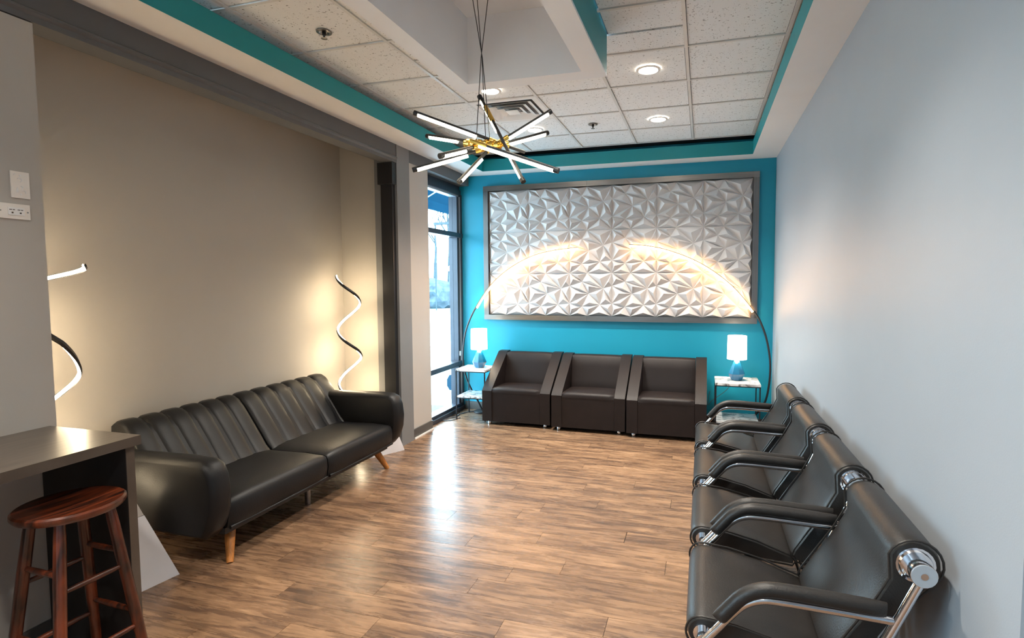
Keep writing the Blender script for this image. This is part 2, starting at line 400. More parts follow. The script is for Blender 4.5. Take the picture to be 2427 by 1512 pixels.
# ceiling grid
def build_ceiling():
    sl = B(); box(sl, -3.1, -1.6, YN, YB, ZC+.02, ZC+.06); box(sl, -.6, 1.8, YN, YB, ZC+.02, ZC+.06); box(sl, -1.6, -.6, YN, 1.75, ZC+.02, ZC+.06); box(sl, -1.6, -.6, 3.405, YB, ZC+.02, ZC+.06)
    ce = struct(fin('ceiling', sl, 'cove_dark'), 'suspended tile ceiling')  # slab coloured dark so the gap past the tiles looks shaded
    xs = [-3.0, -2.565, -1.955, -1.345, -.735, -.125, .487, XR]
    ys = []; y = 5.525
    while y > YN: ys.append(y); y -= .61
    ys = [6.065]+ys+[YN]
    cache = {}
    for i in range(len(xs)-1):
        for j in range(len(ys)-1):
            x0, x1, y1, y0 = xs[i], xs[i+1], ys[j], ys[j+1]
            cx, cy = (x0+x1)/2, (y0+y1)/2
            if i == 2 and j == 2: continue                        # the air vent fills this one
            if y0 < 3.405 and y1 > 1.75 and x1 > -1.6 and x0 < -.597:      # cut around the light tray
                if y1 > 3.405+.03: pieces = [(x0, x1, 3.405, y1)]
                else: pieces = []
                if y0 < 1.75-.03: pieces.append((x0, x1, y0, 1.75))
                if x0 < -1.6-.03: pieces.append((x0, -1.6, max(y0, 1.75), min(y1, 3.405)))
                if x1 > -.597+.03: pieces.append((-.597, x1, max(y0, 1.75), min(y1, 3.405)))
                for q in pieces: fin('ceiling_tile', bx(q[0]+.012, q[1]-.012, q[2]+.012, q[3]-.012, ZC+.006, ZC+.018), 'tile', ce)
                continue
            key = (round(x1-x0, 3), round(y1-y0, 3))
            if key not in cache:
                a, c = key[0]/2-.0145, key[1]/2-.0145
                o = fin('ceiling_tile', bx(-a, a, -c, c, .006, .018), 'tile', ce); cache[key] = o.data
            else:
                o = bpy.data.objects.new('ceiling_tile', cache[key]); COL.objects.link(o); o.parent = ce
            o.location = (cx, cy, ZC)
    for x in xs[1:-1]:
        y0 = YN; y1 = 6.055
        if -1.6 < x < -.6: y0 = 3.41
        fin('grid_bar', bx(x-.011, x+.011, y0, y1, ZC-.002, ZC+.012), 'grid', ce)
    for y in ys[1:-1]:
        if y > 3.41: fin('grid_bar', bx(xs[0], xs[-1], y-.010, y+.010, ZC-.0015, ZC+.012), 'grid', ce)
        else:
            fin('grid_bar', bx(xs[0], -1.6, y-.010, y+.010, ZC-.0015, ZC+.012), 'grid', ce)
            fin('grid_bar', bx(-.6, xs[-1], y-.010, y+.010, ZC-.0015, ZC+.012), 'grid', ce)
    fin('grid_bar', bx(-3.0, XR, 6.055, 6.078, ZC-.002, ZC+.012), 'grid', ce)
    fin('ceiling_panel', bx(XR, 1.8, YN, YE+.1, ZC, ZC+.018), 'tile', ce)
build_ceiling()

# hanging light tray
def build_tray():
    t = sempty('trim_11', (0, 0, 0), 'white ceiling tray with teal sides around the chandelier')
    x0, x1, y0, y1, zb = -1.60, -.597, 1.75, 3.405, 2.922
    ix0, ix1, iy0, iy1, zt = -1.485, -.732, 1.88, 3.28, 3.34
    fin('tray_side', bx(x0, x0+.015, y0, y1, zb+.015, ZC+.015), 'teal2', t)
    fin('tray_side', bx(x1-.015, x1, y0, y1, zb+.015, ZC+.015), 'teal2', t)
    fin('tray_side', bx(x0+.015, x1-.015, y0, y0+.015, zb+.015, ZC+.015), 'teal2', t)
    fin('tray_side', bx(x0+.015, x1-.015, y1-.015, y1, zb+.015, ZC+.015), 'tray', t)
    for a in ((x0, ix0, y0, y1), (ix1, x1, y0, y1), (ix0, ix1, y0, iy0), (ix0, ix1, iy1, y1)):
        fin('tray_rim', bx(*a, zb, zb+.015), 'tray', t)
    fin('tray_inside', bx(ix0-.012, ix0, iy0, iy1, zb+.015, zt), 'tray', t)
    fin('tray_inside', bx(ix1, ix1+.012, iy0, iy1, zb+.015, zt), 'tray', t)
    fin('tray_inside', bx(ix0, ix1, iy0-.012, iy0, zb+.015, zt), 'tray', t)
    fin('tray_inside', bx(ix0, ix1, iy1, iy1+.012, zb+.015, zt), 'tray', t)
    fin('tray_top', bx(ix0-.012, ix1+.012, iy0-.012, iy1+.012, zt, zt+.015), 'tray', t)
build_tray()

# baseboards
struct(fin('baseboard_back', bx(XG+.05, XR, YB-.012, YB, 0, .10), 'base'))
struct(fin('baseboard_right', bx(XR-.012, XR, YE, YB-.012, 0, .10), 'base'))
struct(fin('baseboard_left', bx(XL, XL+.012, YN, Y0, 0, .10), 'base'))
struct(fin('baseboard_alcove', bx(XW, XW+.012, Y0, Y1, 0, .10), 'base'))
struct(fin('baseboard_alcove_far', bx(XW+.012, -3.1, Y1-.012, Y1, 0, .10), 'base'))

# window
def build_window():
    wn = sempty('window_1', (0, 0, 0), 'tall dark framed window beside the teal wall')
    y0, y1 = 5.0, YB
    a, c = XG-.10, XG+.02
    fin('sill_rail', bx(a, XG+.05, y0, y1, 0, .05), 'alu', wn, bevel=.004)
    fin('sill_rail', bx(a, c, y0, y1, .05, .085), 'alu', wn, bevel=.004)
    fin('transom_bar', bx(a, c+.02, y0, y1, .575, .635), 'alu', wn, bevel=.004)
    fin('transom_bar', bx(a, c+.02, y0, y1, 2.20, 2.255), 'alu', wn, bevel=.004)
    fin('head_rail', bx(a, c, y0, y1, 2.735, 2.80), 'alu', wn, bevel=.004)
    fin('head_strip', bx(a+.02, c-.02, y0, y1, 2.712, 2.735), 'alu_light', wn)
    fin('jamb', bx(a, c+.012, y1-.032, y1, .05, 2.74), 'alu', wn, bevel=.003)
    fin('jamb_strip', bx(a+.03, c+.002, y1-.046, y1-.032, .085, 2.715), 'alu_light', wn)
    fin('jamb', bx(a, c-.01, y1-.105, y1-.046, .085, 2.715), 'alu', wn, bevel=.003)
    fin('latch', bx(c-.01, c+.012, y1-.09, y1-.065, .70, .76), 'alu_light', wn, bevel=.004)
    for z0, z1 in ((.085, .575), (.635, 2.20), (2.255, 2.712)):
        fin('pane', bx(XG-.053, XG-.047, y0, y1-.105, z0, z1), 'glass', wn)
build_window()

# ------------------------------------------------------------------ wall art: steel framed faceted panels
def build_art():
    x0, x1, z0, z1 = -2.654, .577, 1.168, 2.828
    t = thing('relief_wall_panel', 'white faceted relief panel in brushed steel frame on the teal wall', 'wall art', (-1.04, YB, z0))
    b = .062
    xm = -1.335
    for a in ((x0, xm-.001, z1-b, z1), (xm+.001, x1, z1-b, z1), (x0, xm-.001, z0, z0+b), (xm+.001, x1, z0, z0+b)):
        fin('frame_bar', bx(a[0], a[1], YB-.05, YB-.001, a[2], a[3]), 'satin', t, bevel=.002)
    fin('frame_bar', bx(x0, x0+b, YB-.048, YB-.001, z0+b, z1-b), 'satin_v', t, bevel=.002)
    fin('frame_bar', bx(x1-b, x1, YB-.048, YB-.001, z0+b, z1-b), 'satin_v', t, bevel=.002)
    px0, px1, pz0, pz1 = x0+b, x1-b, z0+b, z1-b
    nx, nz = 6, 3; pwid, phei = (px1-px0)/nx, (pz1-pz0)/nz
    # one tile: points (u, v, height 0..1); borders match so that tiles run on
    # low points of one tile (borders match), joined to triangles; each triangle rises to a skewed peak
    low = [(0, 0, 0), (1, 0, 0), (0, 1, 0), (1, 1, 0), (.42, 0, 0), (.42, 1, 0), (0, .29, 0), (1, .29, 0), (0, .70, 0), (1, .70, 0),
           (.30, .22, .05), (.72, .26, 0), (.46, .52, .05), (.80, .64, .10), (.30, .80, 0)]
    r = delaunay_2d_cdt([Vector((p[0], p[1])) for p in low], [], [], 0, 1e-6)
    vv = [Vector(v) for v in r[0]]; hl = {(round(p[0], 4), round(p[1], 4)): p[2] for p in low}
    hh = [hl.get((round(v.x, 4), round(v.y, 4)), 0) for v in vv]; ff = []
    rn = random.Random(11)
    for f in r[2]:
        wts = [rn.uniform(.55, 1.45) for _ in f]; sw = sum(wts)
        cpt = sum((vv[i]*wt for i, wt in zip(f, wts)), Vector((0, 0)))/sw
        ar = abs((vv[f[1]]-vv[f[0]]).cross(vv[f[2]]-vv[f[0]]))/2
        vv.append(cpt); hh.append(min(1, .35+14*ar)*rn.uniform(.75, 1.0)); n_ = len(vv)-1
        for q in range(3): ff.append((f[q], f[(q+1) % 3], n_))
    DEP = .064
    bm = B(); top = []
    for v, h in zip(vv, hh):
        top.append(bm.verts.new((v.x*(pwid-.001), -.006-h*DEP, v.y*(phei-.001))))
    for f in ff:
        try: bm.faces.new([top[i] for i in f])
        except ValueError: pass
    be = [e for e in bm.edges if len(e.link_faces) == 1]
    ex = bmesh.ops.extrude_edge_only(bm, edges=be)
    for g in ex['geom']:
        if isinstance(g, bmesh.types.BMVert): g.co.y = -.001
    first = fin('relief_tile', bm, 'panel3d', t, origin=(0, 0, 0))
    for i in range(nx):
        for k in range(nz):
            o = first if i == k == 0 else bpy.data.objects.new('relief_tile', first.data)
            if o is not first: COL.objects.link(o); o.parent = t
            o.location = Vector((px0+i*pwid, YB, pz0+k*phei))-WL[t.name]
build_art()

# ------------------------------------------------------------------ sofa in the alcove
def build_sofa():
    t = thing('sofa', 'black channel-tufted leather sofa with wooden legs in the grey alcove', 'sofa', (-3.0, 3.26, 0))
    ys = [(2.385, 3.235), (3.245, 4.085)]
    for y0, y1 in ys:
        prof = [(-2.625, .205), (-2.602, .235), (-2.592, .30), (-2.596, .355), (-2.612, .388), (-2.645, .402), (-2.80, .408), (-3.0, .404), (-3.25, .40), (-3.25, .215)]
        s = fin('seat_cushion', puff(B(), prof, y0, y1, n=12, inset=.022, power=10), 'sofa', t, smooth=.9)
        fin('piping', tube(B(), [(-2.615, y0+.01, .225), (-2.605, (y0+y1)/2, .225), (-2.615, y1-.01, .225)], .011, 8), 'sofa', s, smooth=1)
    fin('seat_frame', bx(-3.30, -2.66, 2.40, 4.07, .175, .212), 'black', t, bevel=.01)
    # backrest in two halves with vertical channels
    front = [(-3.09, .375), (-3.14, .43), (-3.20, .52), (-3.27, .62), (-3.335, .71), (-3.385, .765), (-3.43, .79), (-3.48, .79), (-3.515, .765), (-3.52, .70), (-3.47, .55), (-3.40, .42), (-3.36, .36), (-3.12, .355)]
    for y0, y1 in ((2.385, 3.235), (3.245, 4.215)):
        bk = fin('backrest', puff(B(), [(x*.97-.098, z*.97+.006) for x, z in front], y0+.01, y1-.01, n=4, inset=.004), 'sofa', t, smooth=.8)
        n = 6; wv = (y1-y0)/n
        for i in range(n):
            fin('back_channel', puff(B(), front, y0+i*wv+.001, y0+(i+1)*wv-.001, n=8, inset=.017, power=5), 'sofa', bk, smooth=1.2)
    # arms
    arm = [(-2.66, .20), (-2.605, .26), (-2.570, .36), (-2.562, .46), (-2.575, .56), (-2.605, .625), (-2.66, .652), (-2.80, .656), (-3.05, .65), (-3.30, .645), (-3.40, .60), (-3.40, .30), (-3.36, .20)]
    fin('arm', puff(B(), arm, 2.245, 2.39, n=10, inset=.035, power=4), 'sofa', t, smooth=1.0)
    fin('arm', puff(B(), arm, 4.08, 4.235, n=10, inset=.035, power=4), 'sofa', t, smooth=1.0)
    for x, y, dx, dy in ((-2.735, 2.505, .085, -.09), (-2.735, 3.98, .075, .085), (-3.28, 2.49, -.06, -.07), (-3.28, 3.98, -.06, .07)):
        fin('leg', tube(B(), [(x+dx, y+dy, 0), (x+dx*.9, y+dy*.9, .02), (x, y, .20)], .02, 14, rad=[.019, .0205, .034]), 'orange_wood', t, smooth=.8)
    fin('leg', tube(B(), [(-2.80, 3.24, 0), (-2.80, 3.24, .19)], .022, 12), 'satin', t, smooth=.8)
build_sofa()

# ------------------------------------------------------------------ three tub armchairs
def build_armchairs():
    hw = .405; d = .64; H = .79
    t = thing('tub_armchair', '', 'armchair', (-2.022, 5.64, 0), 'brown tub armchairs along the teal wall')
    cx, fy = -2.022, 5.64
    arm = [(0, .045), (0, .395), (.012, .41), (.05, .44), (.53, .782), (.56, H), (d, H), (d, .045)]
    for s in (-1, 1):
        a, c = sorted((cx+s*hw, cx+s*(hw-.115)))
        fin('arm', prism(B(), [(fy+y, z) for y, z in arm], a, c, 'x'), 'armchair', t, bevel=.010, seg=3, smooth=.6)
    x0, x1 = cx-hw+.118, cx+hw-.118
    fin('front_panel', bx(x0, x1, fy+.006, fy+.10, .045, .385), 'armchair', t, bevel=.008, seg=2, smooth=.6)
    fin('seat', puff(B(), [(fy+.004, .37), (fy+.002, .40), (fy+.012, .425), (fy+.05, .437), (fy+.25, .432), (fy+.50, .42), (fy+.50, .37)], x0, x1, 'x', n=10, inset=.012, power=8), 'armchair', t, smooth=.9)
    fin('backrest', puff(B(), [(fy+.40, .40), (fy+.43, .50), (fy+.47, .66), (fy+.495, .765), (fy+.515, .785), (fy+.60, .786), (fy+d-.004, .78), (fy+d-.004, .08), (fy+.45, .08)], x0, x1, 'x', n=10, inset=.010, power=8), 'armchair', t, smooth=.9)
    for x in (cx-hw+.07, cx+hw-.07):
        for y in (fy+.06, fy+d-.06):
            fin('foot', lathe(B(), [(.020, 0), (.022, .004), (.022, .03), (.014, .046)], (x, y, 0), 14), 'chrome', t, smooth=.6)
    t['label'] = 'dark brown tub armchair beside the window side table'
    copy_tree(t, (-1.183, 5.60, 0), 'dark brown tub armchair in the middle of three')
    copy_tree(t, (-.352, 5.565, 0), 'dark brown tub armchair nearest the right wall')
build_armchairs()

# ------------------------------------------------------------------ four chrome armed chairs along the right wall
def build_chairs():
    yc = 2.09
    t = thing('waiting_chair', '', 'chair', (.35, yc, 0), 'black and chrome chairs along the right wall')
    def arc(c, r, a0, a1, n): return [(c[0]+r*math.cos(math.radians(a0+(a1-a0)*i/n)), c[1]+r*math.sin(math.radians(a0+(a1-a0)*i/n))) for i in range(n+1)]
    sp = arc((.015, .450), .056, 270, 80, 12)+[(.12, .497), (.25, .468), (.36, .430), (.405, .415), (.415, .40), (.40, .375), (.25, .385), (.12, .395)]
    bp = [(.415, .395), (.395, .42), (.405, .45), (.46, .54), (.52, .635), (.565, .725)]+arc((.632, .776), .076, 160, -35, 12)+[(.60, .62), (.53, .50), (.47, .40), (.445, .385)]
    hw = .270
    s = fin('seat', puff(B(), sp, yc-hw, yc+hw, n=10, inset=.010, power=14), 'leather', t, smooth=.7)
    b = fin('backrest', puff(B(), bp, yc-hw, yc+hw, n=10, inset=.010, power=14), 'leather', t, smooth=.7)
    for sgn in (-1, 1):
        y = yc+sgn*(hw-.002)
        fin('seam_piping', tube(B(), [(x+.0, y, z) for x, z in sp], .004, 6, closed=True), 'leather', s, smooth=1)
        fin('seam_piping', tube(B(), [(x+.0, y, z) for x, z in bp], .004, 6, closed=True), 'leather', b, smooth=1)
        # front collar
        fc = fin('front_collar', tube(B(), [(.015, y-sgn*.01, .450), (.015, y+sgn*.008, .450), (.015, y+sgn*.008, .450), (.015, y+sgn*.047, .450)], .02, 16, rad=[.032, .032, .021, .021]), 'chrome', t, smooth=.6)
        # rear tube with ring and cap
        bt = fin('back_tube', tube(B(), [(.632, y-sgn*.01, .778), (.632, y+sgn*.070, .778)], .036, 20), 'chrome', t, smooth=.6)
        fin('ring', tube(B(), [(.632, y-sgn*.008, .778), (.632, y+sgn*.006, .778), (.632, y+sgn*.006, .778), (.632, y+sgn*.013, .778)], .04, 20, rad=[.054, .054, .048, .044]), 'chrome', bt, smooth=.6)
        fin('cap', tube(B(), [(.632, y+sgn*.0695, .778), (.632, y+sgn*.0725, .778)], .034, 20), 'alu_light', bt, smooth=.6)
        fin('screw', tube(B(), [(.632, y+sgn*.072, .778), (.632, y+sgn*.0748, .778)], .010, 12), 'chrome', bt, smooth=.6)
        ya = yc+sgn*.315
        path = smooth_path([(.015, ya, .450), (.055, ya, .497), (.100, ya, .553), (.142, ya, .597), (.19, ya, .620), (.25, ya, .625), (.40, ya, .622), (.575, ya, .617)], 5)
        ar = fin('arm', tube(B(), path, .0135, 12), 'chrome', t, smooth=.8)
        pp = smooth_path([(.062, ya, .535), (.100, ya, .583), (.138, ya, .625), (.19, ya, .653), (.25, ya, .660), (.40, ya, .656), (.545, ya, .648)], 5)
        n = len(pp)
        fin('arm_pad', tube(B(), pp, .026, 14, r2=.024, ref=lambda p: (0, 1, 0), rad=[.010 if i in (0, n-1) else (.019 if i in (1, n-2) else .024) for i in range(n)]), 'leather', ar, smooth=1)
        up = smooth_path([(.628, ya+sgn*.008, .755), (.590, ya+sgn*.004, .66), (.545, ya, .55), (.50, ya, .44), (.46, ya, .34), (.40, ya, .305), (.25, ya, .30)], 4)
        fin('side_frame', tube(B(), up, .0145, 12), 'chrome', t, smooth=.8)
        fin('leg', tube(B(), [(.10, ya, .0), (.12, ya, .31), (.14, ya, .33), (.25, ya, .30)], .0145, 10), 'chrome', t, smooth=.8)
        fin('leg', tube(B(), [(.60, ya, .0), (.47, ya, .35)], .0145, 10), 'chrome', t, smooth=.8)
    for i in range(4):
        fin('cross_slat', tube(B(), [(.425+.022*i, yc-.315, .352-.004*i), (.425+.022*i, yc+.315, .352-.004*i)], .008, 8), 'chrome', t, smooth=.8)
    fin('cross_bar', bx(.20, .26, yc-.31, yc+.31, .30, .375), 'black', t)
    t['label'] = 'black chrome armed chair nearest the camera at the right wall'
    for k, lb in enumerate(('second black chrome armed chair from the camera at right wall', 'third black chrome armed chair from the camera at right wall', 'black chrome armed chair farthest along right wall, by the side table')):
        copy_tree(t, (.35, yc+.695*(k+1), 0), lb)
build_chairs()

# ------------------------------------------------------------------ side tables
def build_table(x0, x1, y0, y1, zt, zs, label):
    t = thing('side_table', label, 'side table', ((x0+x1)/2, (y0+y1)/2, 0), 'marble side tables')
    fin('table_top', bx(x0, x1, y0, y1, zt-.022, zt), 'marble', t, bevel=.003)
    fin('shelf', bx(x0+.01, x1-.01, y0+.01, y1-.01, zs-.018, zs), 'marble', t, bevel=.003)
    for x in (x0+.008, x1-.008):
        for y in (y0+.008, y1-.008):
            fin('leg', bx(x-.006, x+.006, y-.006, y+.006, 0, zt-.022), 'shelf_frame', t)
    for z in (zt-.032, zs-.028):
        f = B()
        box(f, x0+.002, x1-.002, y0+.002, y0+.014, z, z+.010); box(f, x0+.002, x1-.002, y1-.014, y1-.002, z, z+.010)
        box(f, x0+.002, x0+.014, y0+.014, y1-.014, z, z+.010); box(f, x1-.014, x1-.002, y0+.014, y1-.014, z, z+.010)
        fin('frame_rail', f, 'shelf_frame', t)
build_table(-2.82, -2.44, 5.76, 6.13, .607, .285, 'marble topped side table in the corner by the window')
build_table(.135, .575, 5.69, 6.12, .597, .20, 'marble topped side table near the right wall')

# ------------------------------------------------------------------ blue table lamps
def build_lamp(x, y, z, label):
    t = thing('table_lamp', label, 'lamp', (x, y, z), 'blue faceted table lamps')
    fin('lamp_base', lathe(B(), [(.050, 0), (.058, .006), (.088, .070), (.030, .205), (.026, .214)], (x, y, z), 8, rot=.25), 'blue', t)
    fin('socket', lathe(B(), [(.016, .214), (.016, .236)], (x, y, z), 12), 'gold', t, smooth=.6)
    fin('lamp_shade', lathe(B(), [(.100, .222), (.097, .470), (.094, .470), (.097, .222)], (x, y, z), 28, caps=False), 'shade', t, smooth=.6)
    fin('shade_ring', tube(B(), [(x+.0965*math.cos(a*PI/12), y+.0965*math.sin(a*PI/12), z+.468) for a in range(24)], .0022, 6, closed=True), 'plate', t)
    l = bpy.data.lights.new('lamp_bulb', 'POINT'); l.energy = 3.0; l.color = (1, .82, .58); l.shadow_soft_size = .03
    o = bpy.data.objects.new('bulb', l); COL.objects.link(o); o.parent = t; o.location = (0, 0, .33)
build_lamp(-2.595, 5.96, .607, 'blue faceted lamp with white shade on the window side table')
build_lamp(.355, 5.93, .597, 'blue faceted lamp with white shade on the right side table')

# ------------------------------------------------------------------ arc floor lamps
def build_arc(pts, split, base, label):
    """pts: (x, z) from floor to tip in the plane y"""
    y = 6.185
    t = thing('arc_floor_lamp', label, 'floor lamp', (base, y, 0), 'arc floor lamps at the teal wall')
    fin('lamp_base', lathe(B(), [(.105, 0), (.105, .012), (.095, .020), (.02, .022)], (base, y, 0), 32), 'black', t, smooth=.6)
    P = smooth_path([(x, y, z) for x, z in pts], 6)
    k = min(range(len(P)), key=lambda i: (P[i]-Vector((split[0], y, split[1]))).length)
    fin('pole', tube(B(), P[:k+1], .011, 12), 'black', t, smooth=1)
    fin('arm', tube(B(), P[k:], .022, 12, r2=.005, ref=(0, 1, 0)), 'shelf_frame', t, smooth=1)
    q = []
    for i in range(k, len(P)):
        tg = (P[min(i+1, len(P)-1)]-P[max(i-1, 0)]).normalized(); n = Vector((tg.z, 0, -tg.x))
        cen = Vector(((P[0].x+P[-1].x)/2, y, 1.0))
        if n.dot(cen-P[i]) < 0: n = -n
        q.append(P[i]+n*.0155)
    fin('light_strip', tube(B(), q, .008, 8, r2=.0105, ref=(0, 1, 0)), 'warm_strip', t, smooth=1)
    return t
arcL = [(-2.66, .02), (-2.72, .14), (-2.80, .27), (-2.88, .45), (-2.918, .66), (-2.895, .93), (-2.835, 1.125), (-2.73, 1.325), (-2.545, 1.58), (-2.32, 1.776), (-2.047, 1.926), (-1.78, 2.002), (-1.42, 2.044)]
ARC_L = build_arc(arcL, (-2.73, 1.325), -2.665, 'glowing arc floor lamp on the window side of the relief panel')
arcR = [(.46, .02), (.53, .13), (.605, .22), (.676, .35), (.708, .56), (.710, .77), (.675, .99), (.616, 1.17), (.536, 1.312), (.328, 1.567), (.105, 1.753), (-.12, 1.886), (-.398, 1.994), (-.633, 2.046), (-.815, 2.06)]
ARC_R = build_arc(arcR, (.536, 1.312), .465, 'glowing arc floor lamp on the right side of the relief panel')

# ------------------------------------------------------------------ spiral floor lamps
def build_spiral(c, ztop, th0, r, label, flare=0, turns_h=.53, table=None):
    t = thing('spiral_floor_lamp', label, 'floor lamp', (c[0], c[1], 0), 'spiral floor lamps in the alcove')
    tc = Vector((-c[0], -c[1], 0)).normalized(); rt = Vector((-tc.y, tc.x, 0))
    fin('lamp_base', lathe(B(), [(.10, 0), (.10, .014), (.09, .02), (.015, .022)], (c[0], c[1], 0), 28), 'black', t, smooth=.6)
    P, Q = [], []
    n = 150; zb = .06
    for i in range(n+1):
        z = ztop-(ztop-zb)*i/n
        th = math.radians(th0)-2*PI*(ztop-z)/turns_h
        if table:
            for (za, ta), (zb_, tb) in zip(table, table[1:]):
                if za >= z >= zb_: th = math.radians(ta+(tb-ta)*(za-z)/(za-zb_))
        rr = r+flare*max(0, 1-(ztop-z)/.12)
        if z < .16: rr = r*max(0, (z-.03)/.13)
        d = rt*math.cos(th)+tc*math.sin(th)
        P.append(Vector((c[0], c[1], z))+d*rr); Q.append(Vector((c[0], c[1], z-.0))+d*max(rr-.0105, .001))
    P.append(Vector((c[0], c[1], .015)))
    ax = lambda p: (p.x-c[0], p.y-c[1], .0001)
    fin('spiral_profile', tube(B(), P, .006, 4, r2=.013, ref=lambda p: (p.x-c[0]+1e-5, p.y-c[1], 0)), 'black', t, smooth=.5)
    fin('light_strip', tube(B(), Q[:130], .004, 6, r2=.010, ref=lambda p: (p.x-c[0]+1e-5, p.y-c[1], 0)), 'warm_strip2', t, smooth=.5)
build_spiral((-3.33, 4.49), 1.706, 180, .112, 'glowing spiral floor lamp behind the far sofa arm')
build_spiral((-3.30, 1.985), 1.735, 20, .105, 'glowing spiral floor lamp half hidden by the near wall', flare=.05, table=[(1.735, 20), (1.69, -60), (1.64, -140), (1.45, -220), (1.33, -290), (1.16, -360), (1.03, -445), (.0, -1145)])

# ------------------------------------------------------------------ white pyramid plinths either side of the sofa
def build_pyramid(p, q, h, dep, label):
    """p, q: the two floor corners of the visible face"""
    p, q = Vector((*p, 0)), Vector((*q, 0)); e = (p-q); n = Vector((-e.y, e.x, 0)).normalized()
    L = e.length
    if n.dot(-p) > 0: n = -n
    c4 = [p, q, q+n*dep, p+n*dep]; cen = sum(c4, Vector())/4
    t = thing('pyramid_plinth', label, 'plinth', cen, 'white pyramid plinths beside the sofa')
    def frus(z0, z1, f=1.0):
        b = B(); rings = []
        for z in (z0, z1):
            s = 1-.93*z/h
            rings.append([b.verts.new(cen+(v-cen)*s*f+Vector((0, 0, z))) for v in c4])
        for i in range(4): b.faces.new((rings[0][i], rings[0][(i+1) % 4], rings[1][(i+1) % 4], rings[1][i]))
        b.faces.new(rings[0][::-1]); b.faces.new(rings[1]); return b
    fin('body', frus(0, h*.60), 'white_board', t, bevel=.003)
    fin('cap', frus(h*.605, h, .985), 'wall_beige', t, bevel=.002)
build_pyramid((-2.82, 2.24), (-2.89, 1.82), .62, .30, 'white pyramid plinth between the counter and the sofa')
build_pyramid((-2.79, 4.565), (-2.965, 4.245), .50, .10, 'white pyramid plinth beyond the far sofa arm')

# ------------------------------------------------------------------ counter and stool
def build_counter():
    t = thing('counter', 'dark laminate bar counter against the left wall', 'counter', (-2.6, 1.0, 0))
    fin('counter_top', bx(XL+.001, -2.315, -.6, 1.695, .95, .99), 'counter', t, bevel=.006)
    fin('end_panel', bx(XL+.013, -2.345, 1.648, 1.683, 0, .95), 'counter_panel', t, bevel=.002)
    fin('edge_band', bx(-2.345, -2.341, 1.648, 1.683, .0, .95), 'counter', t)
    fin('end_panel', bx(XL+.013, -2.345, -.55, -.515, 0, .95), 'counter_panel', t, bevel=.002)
    fin('knob', lathe(B(), [(.006, 0), (.013, .004), (.013, .012), (.006, .018)], (-2.76, 1.634, .285), 12), 'plate', t, smooth=.8)
build_counter()

def build_stool():
    c = Vector((-2.362, 1.447, 0)); zs = .79
    t = thing('bar_stool', 'red-brown round wooden bar stool at the counter', 'stool', c)
    fin('seat', lathe(B(), [(.14, zs-.032), (.166, zs-.030), (.174, zs-.018), (.173, zs-.006), (.165, zs), (.12, zs-.003), (.06, zs-.007), (.002, zs-.008)], c, 40), 'stool', t, smooth=.7)
    tc = Vector((-c.x, -c.y, 0)).normalized(); rt = Vector((-tc.y, tc.x, 0))
    A = math.radians(16)
    dirs = [(rt*math.cos(A+k*PI/2)+tc*math.sin(A+k*PI/2)) for k in range(4)]
    top, bot = .118, .226
    def at(k, z): return c+dirs[k]*(top+(bot-top)*(1-z/(zs-.03)))+Vector((0, 0, z))
    for k in range(4):
        pts = [at(k, z) for z in (0, .05, .3, .55, .70, zs-.028)]
        fin('leg', tube(B(), pts, .018, 12, rad=[.0155, .017, .020, .0205, .019, .016]), 'stool', t, smooth=.8)
    for k in range(4):
        for z in ((.30, .56) if k % 2 else (.24, .50)):
            a, b = at(k, z), at((k+1) % 4, z)
            fin('rung', tube(B(), [a, a.lerp(b, .25), a.lerp(b, .5), a.lerp(b, .75), b], .010, 10, rad=[.008, .0105, .0115, .0105, .008]), 'stool', t, smooth=.8)
build_stool()

# wall plates
def build_plates():
    x = XL
    t = thing('wall_plate', 'blank ivory wall plate above the outlet', 'wall plate', (x, 1.638, 2.068))
    fin('plate', bx(x, x+.006, 1.605, 1.671, 2.012, 2.126), 'plate', t, bevel=.003)
    for z in (2.028, 2.110): fin('screw', tube(B(), [(x+.0055, 1.638, z), (x+.0075, 1.638, z)], .004, 8), 'white', t)
    for a in (((1.628, 2.095), (1.636, 2.098), (1.644, 2.090), (1.638, 2.082)), ((1.624, 2.035), (1.626, 2.056), (1.628, 2.036)), ((1.638, 2.064), (1.646, 2.060), (1.642, 2.044), (1.652, 2.046), (1.656, 2.034)), ((1.615, 2.110), (1.621, 2.116))):
        fin('cable_mark', tube(B(), smooth_path([(x+.0065, p[0], p[1]) for p in a], 4), .0022, 6), 'white', t)
    o = thing('power_outlet', 'ivory duplex power outlet mounted sideways on left wall', 'outlet', (x, 1.61, 1.952))
    fin('plate', bx(x, x+.006, 1.545, 1.667, 1.920, 1.985), 'plate', o, bevel=.003)
    r = fin('receptacle', bx(x+.005, x+.0085, 1.588, 1.646, 1.936, 1.969), 'white', o, bevel=.0015)
    for yy in (1.602, 1.631):
        for dy in (-.006, .006): fin('slot', bx(x+.0082, x+.0092, yy+dy-.0045, yy+dy+.0045 if dy < 0 else yy+dy+.003, 1.9575, 1.9605), 'dark_slot', r)
        fin('slot', bx(x+.0082, x+.0092, yy-.003, yy+.003, 1.943, 1.949), 'dark_slot', r)
    for yy in (1.562, 1.658): fin('screw', tube(B(), [(x+.0055, yy, 1.952), (x+.0072, yy, 1.952)], .0035, 8), 'satin', o)
build_plates()

